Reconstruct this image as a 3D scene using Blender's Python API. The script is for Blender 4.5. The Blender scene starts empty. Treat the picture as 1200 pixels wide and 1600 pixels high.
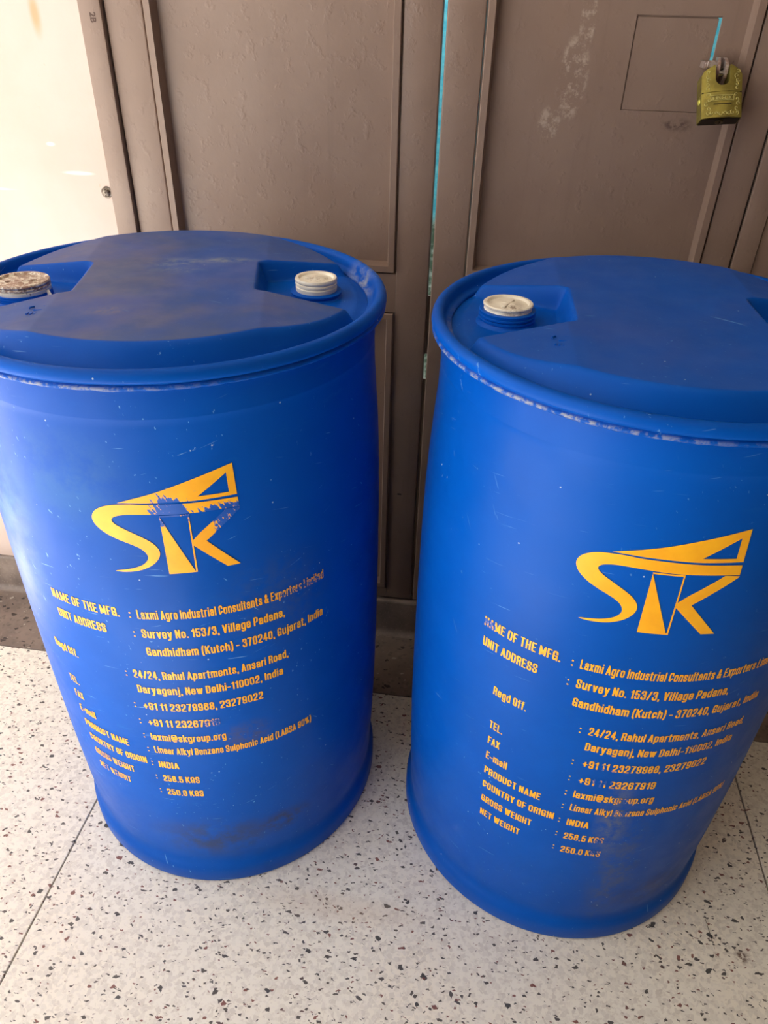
import bpy, bmesh, math, random
from mathutils import Vector, Matrix, noise
random.seed(7)
PI = math.pi
scn = bpy.context.scene
C = scn.collection

# ------------------------------------------------------------------ camera
cd = bpy.data.cameras.new('camera'); cam = bpy.data.objects.new('camera', cd); C.objects.link(cam)
cd.sensor_fit = 'VERTICAL'; cd.sensor_height = 24.0; cd.lens = 1134.3516 / 1600.0 * 24.0
cd.clip_start = 0.02; cd.clip_end = 60
TH, RO, YA = 0.6042, 0.0273, -0.1275
F = Vector((math.sin(YA)*math.cos(TH), math.cos(YA)*math.cos(TH), -math.sin(TH)))
R0 = Vector((math.cos(YA), -math.sin(YA), 0)); U0 = R0.cross(F)
R1 = R0*math.cos(RO) + U0*math.sin(RO); U1 = -R0*math.sin(RO) + U0*math.cos(RO)
M = Matrix((R1, U1, -F)).transposed().to_4x4(); M.translation = Vector((0, 0, 1.216))
cam.matrix_world = M
scn.camera = cam

# ------------------------------------------------------------------ world and light
w = bpy.data.worlds.new('daylight'); scn.world = w; w.use_nodes = True
bg = w.node_tree.nodes['Background']
bg.inputs[0].default_value = (1.0, 0.975, 0.94, 1); bg.inputs[1].default_value = 1.2

def area(name, loc, target, sx, sy, power, col):
    l = bpy.data.lights.new(name, 'AREA'); l.shape = 'RECTANGLE'; l.size = sx; l.size_y = sy
    l.energy = power; l.color = col
    o = bpy.data.objects.new(name, l); C.objects.link(o); o.location = loc
    o.rotation_euler = (Vector(target) - Vector(loc)).to_track_quat('-Z', 'Y').to_euler()
    return o
sl = bpy.data.lights.new('sun', 'SUN'); sl.energy = 11.0; sl.angle = math.radians(1.0); sl.color = (1.0, 0.97, 0.93)
so = bpy.data.objects.new('sun', sl); C.objects.link(so); so.location = (-3, -3, 5)
so.rotation_euler = Vector((0.30, 0.10, -1.0)).to_track_quat('-Z', 'Y').to_euler()
area('back_room_fill', (-0.1, 2.2, 2.2), (-0.1, 1.95, 1.0), 0.5, 0.3, 22, (0.9, 0.97, 1.0))  # added light that brightens the cyan wall behind the door gap

vs = scn.view_settings
scn.display_settings.display_device = 'sRGB'
vs.view_transform = 'Standard'; vs.look = 'None'; vs.gamma = 1.0; vs.use_curve_mapping = False
vs.exposure = 1.08

# ------------------------------------------------------------------ helpers
def lin(r, g, b):
    f = lambda c: (c/255/12.92) if c/255 <= .04045 else ((c/255+.055)/1.055)**2.4
    return (f(r), f(g), f(b), 1)

class NT:
    """small node-tree builder"""
    def __init__(s, name):
        s.m = bpy.data.materials.new(name); s.m.use_nodes = True
        s.t = s.m.node_tree; s.n = s.t.nodes; s.b = s.n['Principled BSDF']
    def node(s, typ, **kw):
        n = s.n.new(typ)
        for k, v in kw.items(): setattr(n, k, v)
        return n
    def put(s, inp, v):
        if hasattr(v, 'is_output') or isinstance(v, bpy.types.NodeSocket): s.t.links.new(v, inp)
        else: inp.default_value = v
    def coord(s, scale=(1, 1, 1), loc=(0, 0, 0), rot=(0, 0, 0)):
        c = s.node('ShaderNodeTexCoord'); mp = s.node('ShaderNodeMapping')
        src = c.outputs['Object']
        if any(rot):                                   # turn first, then stretch, so that streaks run at a slant
            m0 = s.node('ShaderNodeMapping'); m0.inputs['Rotation'].default_value = rot
            s.t.links.new(src, m0.inputs[0]); src = m0.outputs[0]
        s.t.links.new(src, mp.inputs[0])
        mp.inputs['Scale'].default_value = scale; mp.inputs['Location'].default_value = loc
        return mp.outputs[0]
    def noise(s, scale, detail=4, rough=.6, vec=None, dist=0):
        n = s.node('ShaderNodeTexNoise'); n.inputs['Scale'].default_value = scale
        n.inputs['Detail'].default_value = detail; n.inputs['Roughness'].default_value = rough
        n.inputs['Distortion'].default_value = dist
        s.t.links.new(vec if vec is not None else s.coord(), n.inputs['Vector'])
        return n.outputs['Fac']
    def vor(s, scale, vec=None, feature='F1', rnd=1.0):
        n = s.node('ShaderNodeTexVoronoi', feature=feature); n.inputs['Scale'].default_value = scale
        n.inputs['Randomness'].default_value = rnd
        s.t.links.new(vec if vec is not None else s.coord(), n.inputs['Vector'])
        return n
    def ramp(s, fac, a, b, ca=0, cb=1):
        n = s.node('ShaderNodeMapRange'); n.interpolation_type = 'SMOOTHSTEP'
        s.put(n.inputs['Value'], fac)
        n.inputs['From Min'].default_value = a; n.inputs['From Max'].default_value = b
        n.inputs['To Min'].default_value = ca; n.inputs['To Max'].default_value = cb
        return n.outputs[0]
    def math(s, op, a, b=0.0, c=None):
        n = s.node('ShaderNodeMath', operation=op); s.put(n.inputs[0], a); s.put(n.inputs[1], b)
        if c is not None: s.put(n.inputs[2], c)
        return n.outputs[0]
    def mix(s, fac, a, b):
        n = s.node('ShaderNodeMix', data_type='RGBA'); s.put(n.inputs['Factor'], fac)
        s.put(n.inputs['A'], a) if False else s.put(n.inputs[6], a); s.put(n.inputs[7], b)
        return n.outputs[2]
    def sep(s, vec=None):
        n = s.node('ShaderNodeSeparateXYZ'); s.t.links.new(vec if vec is not None else s.coord(), n.inputs[0])
        return n.outputs
    def bump(s, h, strength, dist=.001, nrm=None):
        n = s.node('ShaderNodeBump'); n.inputs['Strength'].default_value = strength
        n.inputs['Distance'].default_value = dist; s.put(n.inputs['Height'], h)
        if nrm is not None: s.t.links.new(nrm, n.inputs['Normal'])
        return n.outputs[0]
    def blob(s, cx, cy, cz, rx, ry, rz, vec=None):
        """soft ellipsoid mask around a place on the thing, 1 in its middle"""
        mp = s.node('ShaderNodeMapping'); mp.vector_type = 'POINT'
        s.t.links.new(vec if vec is not None else s.coord(), mp.inputs[0])
        mp.inputs['Scale'].default_value = (1/rx, 1/ry, 1/rz)
        mp.inputs['Location'].default_value = (-cx/rx, -cy/ry, -cz/rz)
        l = s.node('ShaderNodeVectorMath', operation='LENGTH'); s.t.links.new(mp.outputs[0], l.inputs[0])
        return s.ramp(l.outputs['Value'], 1.0, 0.2)
    def set(s, col=None, rough=None, metal=None, nrm=None, spec=None):
        if col is not None: s.put(s.b.inputs['Base Color'], col)
        if rough is not None: s.put(s.b.inputs['Roughness'], rough)
        if metal is not None: s.put(s.b.inputs['Metallic'], metal)
        if nrm is not None: s.t.links.new(nrm, s.b.inputs['Normal'])
        if spec is not None: s.b.inputs['Specular IOR Level'].default_value = spec
        return s.m

def link(name, me, mat=None, parent=None, loc=None, smooth=False):
    o = bpy.data.objects.new(name, me); C.objects.link(o)
    if mat is not None: me.materials.append(mat)
    if parent is not None: o.parent = parent
    if loc is not None: o.location = loc
    if smooth:
        for p in me.polygons: p.use_smooth = True
    return o
def from_bm(name, bm, mat=None, parent=None, loc=None, smooth=False, angle=None):
    bmesh.ops.recalc_face_normals(bm, faces=bm.faces)
    me = bpy.data.meshes.new(name); bm.to_mesh(me); bm.free()
    o = link(name, me, mat, parent, loc, smooth)
    if angle is not None:
        for p in me.polygons: p.use_smooth = True
        me.set_sharp_from_angle(angle=math.radians(angle))
    return o
def empty(name, loc=(0, 0, 0), rz=0, parent=None):
    o = bpy.data.objects.new(name, None); C.objects.link(o); o.location = loc; o.rotation_euler = (0, 0, rz)
    o.empty_display_size = .05
    if parent: o.parent = parent
    return o
def tag(o, label, cat, group=None):
    o['label'] = label; o['category'] = cat
    if group: o['group'] = group
    return o
def struct(o): o['kind'] = 'structure'; return o
def add_box(bm, x0, x1, y0, y1, z0, z1, bev=0.0, seg=1):
    r = bmesh.ops.create_cube(bm, size=1.0)
    vs_ = r['verts']
    for v in vs_:
        v.co = Vector(((x0+x1)/2+v.co.x*(x1-x0), (y0+y1)/2+v.co.y*(y1-y0), (z0+z1)/2+v.co.z*(z1-z0)))
    if bev > 0:
        es = list({e for v in vs_ for e in v.link_edges})
        bmesh.ops.bevel(bm, geom=es, offset=bev, segments=seg, profile=.5, affect='EDGES')
def box(name, x0, x1, y0, y1, z0, z1, mat, parent=None, bev=0.0, seg=1):
    bm = bmesh.new(); add_box(bm, x0, x1, y0, y1, z0, z1, bev, seg)
    return from_bm(name, bm, mat, parent, angle=40 if bev else None)
def lathe(bm, prof, n=96, closed=False, cap_top=False, cap_bot=False, ctr=(0, 0)):
    rings = []
    for r, z in prof:
        if r < 1e-6: rings.append([bm.verts.new((ctr[0], ctr[1], z))]*n); continue
        rings.append([bm.verts.new((ctr[0]+r*math.cos(2*PI*i/n), ctr[1]+r*math.sin(2*PI*i/n), z)) for i in range(n)])
    for a, b in zip(rings[:-1], rings[1:]):
        for i in range(n):
            j = (i+1) % n; q = [a[i], a[j], b[j], b[i]]; u = []
            for v in q:
                if v not in u: u.append(v)
            if len(u) > 2: bm.faces.new(u)
    if cap_bot: bm.faces.new(rings[0][::-1])
    if cap_top: bm.faces.new(rings[-1])
def tube(bm, pts, rad, n=8, flat=1.0):
    """swept round bar through pts; rad a number or a list"""
    pts = [Vector(p) for p in pts]; N = len(pts); rr = rad if isinstance(rad, (list, tuple)) else [rad]*N
    rings = []; up = Vector((0, 1, 0.013))
    for i, p in enumerate(pts):
        t = (pts[min(i+1, N-1)] - pts[max(i-1, 0)]).normalized()
        a = t.cross(up).normalized(); b = t.cross(a).normalized()
        rings.append([bm.verts.new(p + rr[i]*(math.cos(2*PI*k/n)*a + flat*math.sin(2*PI*k/n)*b)) for k in range(n)])
    for a, b in zip(rings[:-1], rings[1:]):
        for i in range(n): bm.faces.new((a[i], a[(i+1) % n], b[(i+1) % n], b[i]))
    bm.faces.new(rings[0][::-1]); bm.faces.new(rings[-1])

# ------------------------------------------------------------------ materials: setting
def terrazzo(name, light=True, sc=1.0):
    t = NT(name); co = t.coord()
    wn = t.node('ShaderNodeTexNoise'); wn.inputs['Scale'].default_value = 160; t.t.links.new(co, wn.inputs['Vector'])
    wv = t.node('ShaderNodeVectorMath', operation='MULTIPLY_ADD'); t.t.links.new(wn.outputs['Color'], wv.inputs[0])
    wv.inputs[1].default_value = (.006, .006, 0); t.t.links.new(co, wv.inputs[2])
    v = wv.outputs[0]
    def chips(scale, th, rot, stretch, seed, inner):
        mp = t.node('ShaderNodeMapping'); t.t.links.new(v, mp.inputs[0])
        mp.inputs['Rotation'].default_value = (0, 0, rot); mp.inputs['Scale'].default_value = (1, stretch, 1)
        mp.inputs['Location'].default_value = (seed, seed*.7, 0)
        a = t.vor(scale, mp.outputs[0]); e = t.vor(scale, mp.outputs[0], 'DISTANCE_TO_EDGE')
        cs = t.node('ShaderNodeSeparateColor'); t.t.links.new(a.outputs['Color'], cs.inputs[0])
        pick = t.math('LESS_THAN', cs.outputs[0], th)
        ins = t.math('GREATER_THAN', e.outputs['Distance'], inner)
        return t.math('MULTIPLY', pick, ins), cs.outputs[1]
    if light:
        big = t.noise(3.5, 3, .6, co)
        base = t.mix(t.ramp(big, .35, .7), lin(240, 236, 224), lin(244, 236, 220))
        c1, h1 = chips(150, .5, .3, 1.0, 1.3, .03)
        base = t.mix(t.math('MULTIPLY', c1, .55), base, t.mix(h1, lin(200, 192, 182), lin(232, 228, 216)))
        c2, h2 = chips(210, .35, 1.2, 1.5, 4.1, .05)
        base = t.mix(t.math('MULTIPLY', c2, .4), base, t.mix(h2, lin(200, 190, 176), lin(238, 232, 224)))
        dark = [(lin(58, 54, 54), 120, .05, .4, 1.6, 7.7, .12), (lin(40, 42, 46), 85, .028, 1.9, 1.5, 2.9, .2),
                (lin(70, 64, 60), 190, .055, 2.6, 1.8, 5.2, .16), (lin(60, 56, 54), 160, .045, .9, 2.2, 9.2, .14)]
    else:
        base = t.mix(t.ramp(t.noise(9, 5, .6, co), .3, .7), lin(112, 98, 90), lin(140, 124, 113))
        c1, h1 = chips(130, .4, .3, 1.0, 1.3, .08)
        base = t.mix(t.math('MULTIPLY', c1, .5), base, t.mix(h1, lin(76, 66, 62), lin(146, 134, 124)))
        dark = [(lin(176, 166, 152), 110, .05, .4, 1.4, 7.7, .2), (lin(50, 42, 40), 90, .1, 1.9, 1.3, 2.9, .15)]
    for col, s_, th, rot, st, sd, inn in dark:
        c, h = chips(s_, th, rot, st, sd, inn)
        cc = t.mix(t.ramp(h, .72, .8), col, lin(120, 66, 58)) if light else col
        base = t.mix(t.math('MULTIPLY', c, .93), base, cc)
    if light:                                   # scattered bigger chips and stains
        c, h = chips(48, .012, .7, 1.4, 3.3, .34); base = t.mix(c, base, t.mix(t.ramp(h, .4, .5), lin(44, 48, 52), lin(104, 62, 54)))
        sp = t.blob(.5096, .623, 0, .016, .013, 1); base = t.mix(t.math('MULTIPLY', sp, t.ramp(t.noise(120, 3, .7, co), .35, .6)), base, lin(96, 66, 54))
        sp = t.blob(-.137, .60, 0, .2, .035, 1); base = t.mix(t.math('MULTIPLY', sp, .22), base, lin(206, 176, 146))
    rgh = t.ramp(t.noise(14, 4, .6, co), .2, .8, .34, .52)
    return t.set(base, rgh, nrm=t.bump(t.noise(60, 3, .5, co), .05))

def wall_paint():
    t = NT('peach_wall_paint'); co = t.coord()
    base = t.mix(t.ramp(t.noise(4.5, 5, .6, co), .3, .72), lin(203, 186, 178), lin(197, 177, 166))
    base = t.mix(t.math('MULTIPLY', t.ramp(t.noise(38, 5, .7, co), .66, .74), .5), base, lin(200, 160, 132))
    st = t.blob(-.72, 1.24, 1.20, .012, .2, .04); base = t.mix(t.math('MULTIPLY', st, .8), base, lin(196, 150, 104))
    # filler strokes across the paint
    for cx, cz, rx, rz in ((-.90, .945, .09, .0035), (-.70, .977, .035, .004), (-.74, 1.02, .01, .004)):
        b = t.blob(cx, 1.24, cz, rx, .2, rz); base = t.mix(b, base, lin(250, 244, 236))
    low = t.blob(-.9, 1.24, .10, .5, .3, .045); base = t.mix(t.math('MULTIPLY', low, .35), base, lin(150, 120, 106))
    return t.set(base, .55, nrm=t.bump(t.noise(45, 6, .6, co), .35, .0015))

def door_paint():
    t = NT('brown_gloss_door_paint'); co = t.coord()
    base = t.mix(t.ramp(t.noise(3.2, 5, .62, co), .3, .75), lin(139, 118, 106), lin(126, 104, 92))
    vs2 = t.coord((60, 60, 2.2))
    base = t.mix(t.math('MULTIPLY', t.ramp(t.noise(1, 4, .6, vs2), .55, .8), .28), base, lin(112, 92, 82))
    n = t.ramp(t.noise(85, 6, .72, co), .45, .62)
    msk = t.math('MAXIMUM', t.blob(.100, 1.275, 1.14, .028, .3, .07), t.math('MAXIMUM', t.blob(.075, 1.275, 1.08, .022, .3, .03), t.blob(.110, 1.275, 1.21, .014, .3, .05)))
    base = t.mix(t.math('MULTIPLY', t.math('MULTIPLY', n, t.ramp(msk, .03, .4)), .8), base, lin(178, 160, 146))
    d = t.blob(.262, 1.275, 1.085, .03, .3, .012); base = t.mix(t.math('MULTIPLY', t.math('MULTIPLY', d, n), .8), base, lin(66, 44, 38))
    d = t.ramp(t.noise(26, 4, .7, co), .7, .76); base = t.mix(t.math('MULTIPLY', d, .4), base, lin(92, 70, 62))
    ht = t.math('ADD', t.math('MULTIPLY', t.noise(7, 3, .5, co), 1.5), t.math('ADD', t.math('MULTIPLY', t.ramp(t.noise(55, 4, .6, co), .52, .75), .5), t.math('MULTIPLY', t.noise(170, 2, .5, co), .12)))
    return t.set(base, t.ramp(t.noise(11, 3, .5, co), .3, .7, .34, .5), nrm=t.bump(ht, .36, .0022), spec=.5)

def plain(name, col, rough=.5, metal=0, bump=None):
    t = NT(name); co = t.coord()
    c = t.mix(t.ramp(t.noise(24, 4, .6, co), .3, .7), col, tuple([x*.86 for x in col[:3]]+[1]))
    m = t.set(c, rough, metal)
    if bump: t.set(nrm=t.bump(t.noise(bump[0], 4, .6, co), bump[1], .001))
    return m

M_floor = terrazzo('light_terrazzo'); M_dark = terrazzo('dark_terrazzo', False)
M_wall = wall_paint(); M_door = door_paint()
M_joint = plain('dark_joint_strip', lin(70, 60, 54), .6)
M_white = plain('brown_washed_paint', lin(112, 98, 88), .8)

M_ceil = plain('pale_soffit_paint', lin(224, 216, 202), .8)
def cement():
    t = NT('grey_cement_skirting'); co = t.coord()
    b = t.mix(t.ramp(t.noise(12, 6, .65, co), .3, .7), lin(112, 98, 90), lin(146, 131, 120))
    c = t.vor(140); e = t.ramp(c.outputs['Distance'], .12, .3)
    b = t.mix(t.math('MULTIPLY', t.math('SUBTRACT', 1.0, e), .35), b, lin(176, 160, 146))
    return t.set(b, .5, nrm=t.bump(t.noise(120, 4, .6, co), .3, .001))
M_cem = cement()

# ------------------------------------------------------------------ floor
YB = 1.062          # where the light terrazzo ends and the dark border starts
YW = 1.25           # wall line
base = struct(box('floor', -4.2, 2.1, -3.3, 1.30, -.06, -.006, M_joint))
xs = [-4.2, -3.015, -1.815, -.615, .582, 1.78, 2.1]; ys = [-3.3, -2.1, -.9, .30, YB]
for i in range(len(xs)-1):
    for j in range(len(ys)-1):
        g = .0014
        box('terrazzo_panel', xs[i]+g, xs[i+1]-g, ys[j]+g, ys[j+1]-.0008, -.02, 0, M_floor, base, .0008)
bd = box('border_panel', -4.2, .5835-.0014, YB+.0008, YW, -.02, 0.0004, M_dark, base, .0008)
box('border_panel', .5835+.0014, 2.1, YB+.0008, YW, -.02, 0.0004, M_dark, base, .0008)
# a short hairline crack in the floor
bm = bmesh.new(); tube(bm, [(.4632, .6806, .0), (.465, .662, .0), (.4668, .645, .0), (.4689, .628, .0)], [.0006, .0011, .0010, .0004], 6, .3)
from_bm('crack', bm, M_joint, base)

# skirting with a rounded cove at its foot and a rounded top edge
def skirting(name, x0, x1, mat, h=.102):
    prof = [(YW+.0, 0.0)]
    pr = []
    for k in range(7):                       # cove radius 16 mm
        a = k/6*PI/2; pr.append((YW-.016+.016*math.sin(a), .016-.016*math.cos(a)))
    pr = [(YW-.016, -.002)] + pr
    for k in range(6):
        a = k/5*PI/2; pr.append((YW+.006-.006*math.cos(a), h-.006+.006*math.sin(a)))
    pr += [(YW+.06, h), (YW+.06, -.002)]
    bm = bmesh.new()
    A = [bm.verts.new((x0, y, z)) for y, z in pr]; B = [bm.verts.new((x1, y, z)) for y, z in pr]
    n = len(pr)
    for i in range(n): bm.faces.new((A[i], A[(i+1) % n], B[(i+1) % n], B[i]))
    bm.faces.new(A); bm.faces.new(B[::-1])
    return struct(from_bm(name, bm, mat, angle=35))
skirting('baseboard_back', -4.2, -.648, M_cem)
skirting('trim_1', -.647, .4245, M_cem, .098)        # door sill, in line with the skirting
skirting('baseboard_right_of_door', .4255, 2.1, M_cem)

# ------------------------------------------------------------------ walls
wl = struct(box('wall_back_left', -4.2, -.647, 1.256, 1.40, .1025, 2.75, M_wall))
# rough plaster lump line where the wall meets the frame
bm = bmesh.new(); add_box(bm, .4265, 2.1, 1.262, 1.40, .1025, 2.75); struct(from_bm('wall_back_right', bm, M_door))
struct(box('wall_back_top', -.6465, .426, 1.262, 1.40, 2.16, 2.75, M_wall))
bm = bmesh.new(); add_box(bm, -1.1, 1.4, -1.15, 1.45, 2.755, 2.85); add_box(bm, -2.08, -1.1, 0.0, 1.45, 2.755, 2.85)
struct(from_bm('unseen_roof', bm, M_ceil))  # unseen roof, cut and kept pale to shape sun, sky and bounce
struct(box('added_wall_right', 1.25, 1.4, -1.15, 1.255, 0.001, 2.75, M_white))  # added out of view to block sky from the right
# the porch is open to the sunlit yard at its left and front left; an added wall behind the camera blocks sun and sky
struct(box('added_wall_front', -.85, 1.245, -1.15, -1.0, 0, 2.60, M_white))  # unseen blocker, keeps sun and sky off the right-hand ground
struct(box('trim_2', -1.1, 1.245, -1.15, -1.08, 2.605, 2.754, M_white))

# back room behind the doors: cyan painted wall, brightened by an added area light
def cyan():
    t = NT('cyan_painted_wall'); co = t.coord(); z = t.sep(co)[2]
    b = t.mix(t.ramp(t.noise(20, 3, .6, t.coord((1, 1, 3))), .35, .65), lin(70, 176, 200), lin(110, 200, 214))
    g = t.mix(t.ramp(t.noise(26, 3, .7, co), .4, .62), lin(70, 92, 74), lin(180, 196, 188))
    return t.set(t.mix(t.ramp(z, .70, .66), b, g), .6)
struct(box('back_room_wall', -1.2, 1.2, 2.40, 2.45, .0, 2.7, cyan()))
struct(box('back_room_floor', -1.2, 1.2, 1.405, 2.395, -.03, .0, M_floor))
struct(box('back_room_ceiling', -1.2, 1.2, 1.45, 2.45, 2.70, 2.76, M_white))
struct(box('back_room_side_left', -1.25, -1.2, 1.45, 2.45, .0, 2.70, M_white))
struct(box('back_room_side_right', 1.2, 1.25, 1.45, 2.45, .0, 2.70, M_white))

# ------------------------------------------------------------------ door frame and leaves
ZB, ZT = .100, 2.10
frame = struct(empty('door_frame', (0, 0, 0)))
def fbox(name, *a, bev=.0015): return box(name, *a, M_door, frame, bev, 2)
fbox('jamb', -.646, -.6105, 1.2515, 1.33, ZB, 2.155)
fbox('jamb', .3925, .4245, 1.2565, 1.33, ZB, 2.155)
fbox('head_rail', -.610, .392, 1.254, 1.33, ZT+.004, 2.155)

def sloped_frame(bm, x0, x1, z0, z1, wd, y_out, y_in, y_rec):
    """a raised moulding around a rectangle: outer step, flat strip, then bevelled fall to the recessed panel"""
    ring = lambda dx, y: [(x0+dx, y, z0+dx), (x1-dx, y, z0+dx), (x1-dx, y, z1-dx), (x0+dx, y, z1-dx)]
    rows = [ring(0, y_out+.004), ring(.0016, y_out+.004), ring(.0020, y_in+.001), ring(.0030, y_in), ring(wd, y_in), ring(wd+.004, y_rec+.001), ring(wd+.004, y_rec+.02), ring(0, y_rec+.02)]
    vr = [[bm.verts.new(p) for p in r] for r in rows]
    for a, b in zip(vr, vr[1:]+vr[:1]):
        for i in range(4): bm.faces.new((a[i], a[(i+1) % 4], b[(i+1) % 4], b[i]))

def leaf(idx, x0, x1, holes, y=1.26, th=.024, extra=None):
    """door leaf: stiles and rails as one sheet, with recessed panels edged by mouldings"""
    d = struct(empty('door_%d' % idx, (0, 0, 0)))
    xs_ = sorted({x0, x1} | {v for h in holes for v in (h[0], h[1])})
    zs_ = sorted({ZB+.003, ZT} | {v for h in holes for v in (h[2], h[3])})
    def inside(xa, xb, za, zb):
        return any(h[0] <= (xa+xb)/2 <= h[1] and h[2] <= (za+zb)/2 <= h[3] for h in holes)
    # stiles full height, rails between them
    hx0 = min(h[0] for h in holes); hx1 = max(h[1] for h in holes)
    box('stile', x0, hx0, y, y+th, ZB+.003, ZT, M_door, d, .0022, 3)
    box('stile', hx1, x1, y, y+th, ZB+.003, ZT, M_door, d, .0022, 3)
    zc = [ZB+.003] + [v for h in sorted(holes, key=lambda h: h[2]) for v in (h[2], h[3])] + [ZT]
    for a, b in zip(zc[::2], zc[1::2]):
        bm = bmesh.new(); add_box(bm, hx0-.0004, hx1+.0004, y+.0002, y+th-.0002, a, b); from_bm('rail', bm, M_door, d)
    for h in holes:
        bm = bmesh.new(); sloped_frame(bm, h[0]+.0006, h[1]-.0006, h[2]+.0006, h[3]-.0006, .0125, y, y-.0035, y+.016)
        from_bm('moulding', bm, M_door, d)
        if extra and extra[0] == h: extra[1](d, h); continue
        bm = bmesh.new(); add_box(bm, h[0]+.012, h[1]-.012, y+.0165, y+.0205, h[2]+.012, h[3]-.012); from_bm('panel', bm, M_door, d)
    return d
SL, SR = -.0905, -.0965     # the two leaves stand a few mm apart, wider at the top
HL_low = (-.548, -.1525, .13, .773); HL_up = (-.548, -.1525, .8405, 1.98)
dl = leaf(1, -.608, -.0958, [HL_low, HL_up])
HR_low = (-.0345, .3448, .13, .773); HR_up = (-.0345, .3448, .8425, 1.98)
HX0, HX1, HZ0, HZ1 = .1765, .2925, 1.1015, 1.2195
def hatch_panel(d, h):
    y = 1.2765; x0, x1, z0, z1 = h[0]+.012, h[1]-.012, h[2]+.012, h[3]-.012
    bm = bmesh.new()
    X = [x0, HX0, HX1, x1]; Z = [z0, HZ0, HZ1, z1]
    for i in range(3):
        for k in range(3):
            if i == 1 and k == 1: continue
            v = [bm.verts.new(p) for p in ((X[i], y, Z[k]), (X[i+1], y, Z[k]), (X[i+1], y, Z[k+1]), (X[i], y, Z[k+1]))]
            bm.faces.new(v)
    bmesh.ops.remove_doubles(bm, verts=bm.verts, dist=1e-5)
    r = bmesh.ops.extrude_face_region(bm, geom=list(bm.faces))
    bmesh.ops.translate(bm, vec=(0, .003, 0), verts=[v for v in r['geom'] if isinstance(v, bmesh.types.BMVert)])
    from_bm('panel', bm, M_door, d)
    bm = bmesh.new(); add_box(bm, HX0+.0016, HX1-.0040, y+.0012, y+.0040, HZ0+.0004, HZ1-.0022, .0006)
    ha = from_bm('hatch_plate', bm, M_door, d); ha['label'] = 'square cut-out plate in the door panel beside the padlock'
    # tabs that close the lower part of the slit
    bm = bmesh.new(); add_box(bm, HX0-.008, HX1-.0050, y+.0034, y+.0050, HZ0-.008, HZ1+.006); add_box(bm, HX1-.0050, HX1+.006, y+.0034, y+.0050, HZ0-.008, 1.168); add_box(bm, HX1-.0050, HX1+.006, y+.0034, y+.0050, HZ1-.0010, HZ1+.006); from_bm('backing_plate', bm, M_door, d)
    for za, zb in ((.0985, .640), (.690, .80)):
        bm = bmesh.new(); add_box(bm, -.0985, -.0885, 1.2845, 1.287, za, zb); from_bm('meeting_strip', bm, M_door, d)
dr = leaf(2, -.0900, .3895, [HR_low, HR_up], extra=(HR_up, hatch_panel))
# keep the leaves' gap slightly tapered: hinge rotation of the right leaf in its plane is negligible
# small pieces on the left leaf: a chiselled notch
bm = bmesh.new(); add_box(bm, -.1345, -.1265, 1.2594, 1.2601, .3865, .3895); nt = from_bm('notch', bm, plain('dark_notch', lin(20, 14, 12), .8), dl)
bm = bmesh.new(); add_box(bm, -.1255, -.1245, 1.2590, 1.2601, .391, .43); from_bm('scored_line', bm, M_door, dl)

# faint stencilled characters on the jamb
def text_mesh(s, size=1.0, offset=0.0):
    cu = bpy.data.curves.new('t', 'FONT'); cu.body = s; cu.size = size; cu.offset = offset; cu.resolution_u = 3
    o = bpy.data.objects.new('t', cu); C.objects.link(o)
    dg = bpy.context.evaluated_depsgraph_get(); dg.update()
    me = bpy.data.meshes.new_from_object(o.evaluated_get(dg)); bpy.data.objects.remove(o); bpy.data.curves.remove(cu)
    return me
me = text_mesh('2B', .0125, .0004)
st = link('stencilled_mark', me, plain('faded_dark_ink', lin(84, 62, 54), .7), frame)
st.rotation_euler = (PI/2, PI/2, 0); st.location = (-.6285, 1.2511, 1.2045)

# rusty bolt head where the wall meets the jamb
def rusty():
    t = NT('rusty_bolt_metal'); co = t.coord()
    c = t.mix(t.ramp(t.noise(260, 5, .7, co), .4, .6), lin(168, 158, 144), lin(74, 56, 48))
    return t.set(c, .65, .2, t.bump(t.noise(300, 4, .6, co), .8, .001))
bo = tag(empty('bolt', (-.655, 1.2555, .949)), 'small rusty bolt head on the pale wall beside the door jamb', 'bolt')
bm = bmesh.new(); lathe(bm, [(0, -.0075), (.003, -.0073), (.0058, -.006), (.0068, -.0035), (.007, 0.0005)], 18)
for v in bm.verts:
    v.co = v.co * (1+.12*noise.noise(v.co*500)) ; v.co = Vector((v.co.x, v.co.z, v.co.y))
from_bm('head', bm, rusty(), bo, angle=50)
bm = bmesh.new(); lathe(bm, [(.0062, -.0012), (.0094, -.0012), (.0096, .0002), (.0062, .0002), (.0062, -.0012)], 20)
for v in bm.verts: v.co = Vector((v.co.x, v.co.z, v.co.y))
from_bm('washer', bm, rusty(), bo)

# ------------------------------------------------------------------ drums
BODY = [(0, .266), (.06, .2585), (.09, .2608), (.13, .2628), (.17, .2642), (.25, .2665), (.36, .268), (.5, .2685), (.6, .2680), (.68, .2668), (.74, .2645), (.79, .2612), (.83, .2585), (.91, .2562)]
def body_r(z):
    z = max(.06, z)
    for (a, ra), (b, rb) in zip(BODY[:-1], BODY[1:]):
        if a <= z <= b:
            t = (z-a)/(b-a); return ra+(rb-ra)*t
    return BODY[-1][1]

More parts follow.
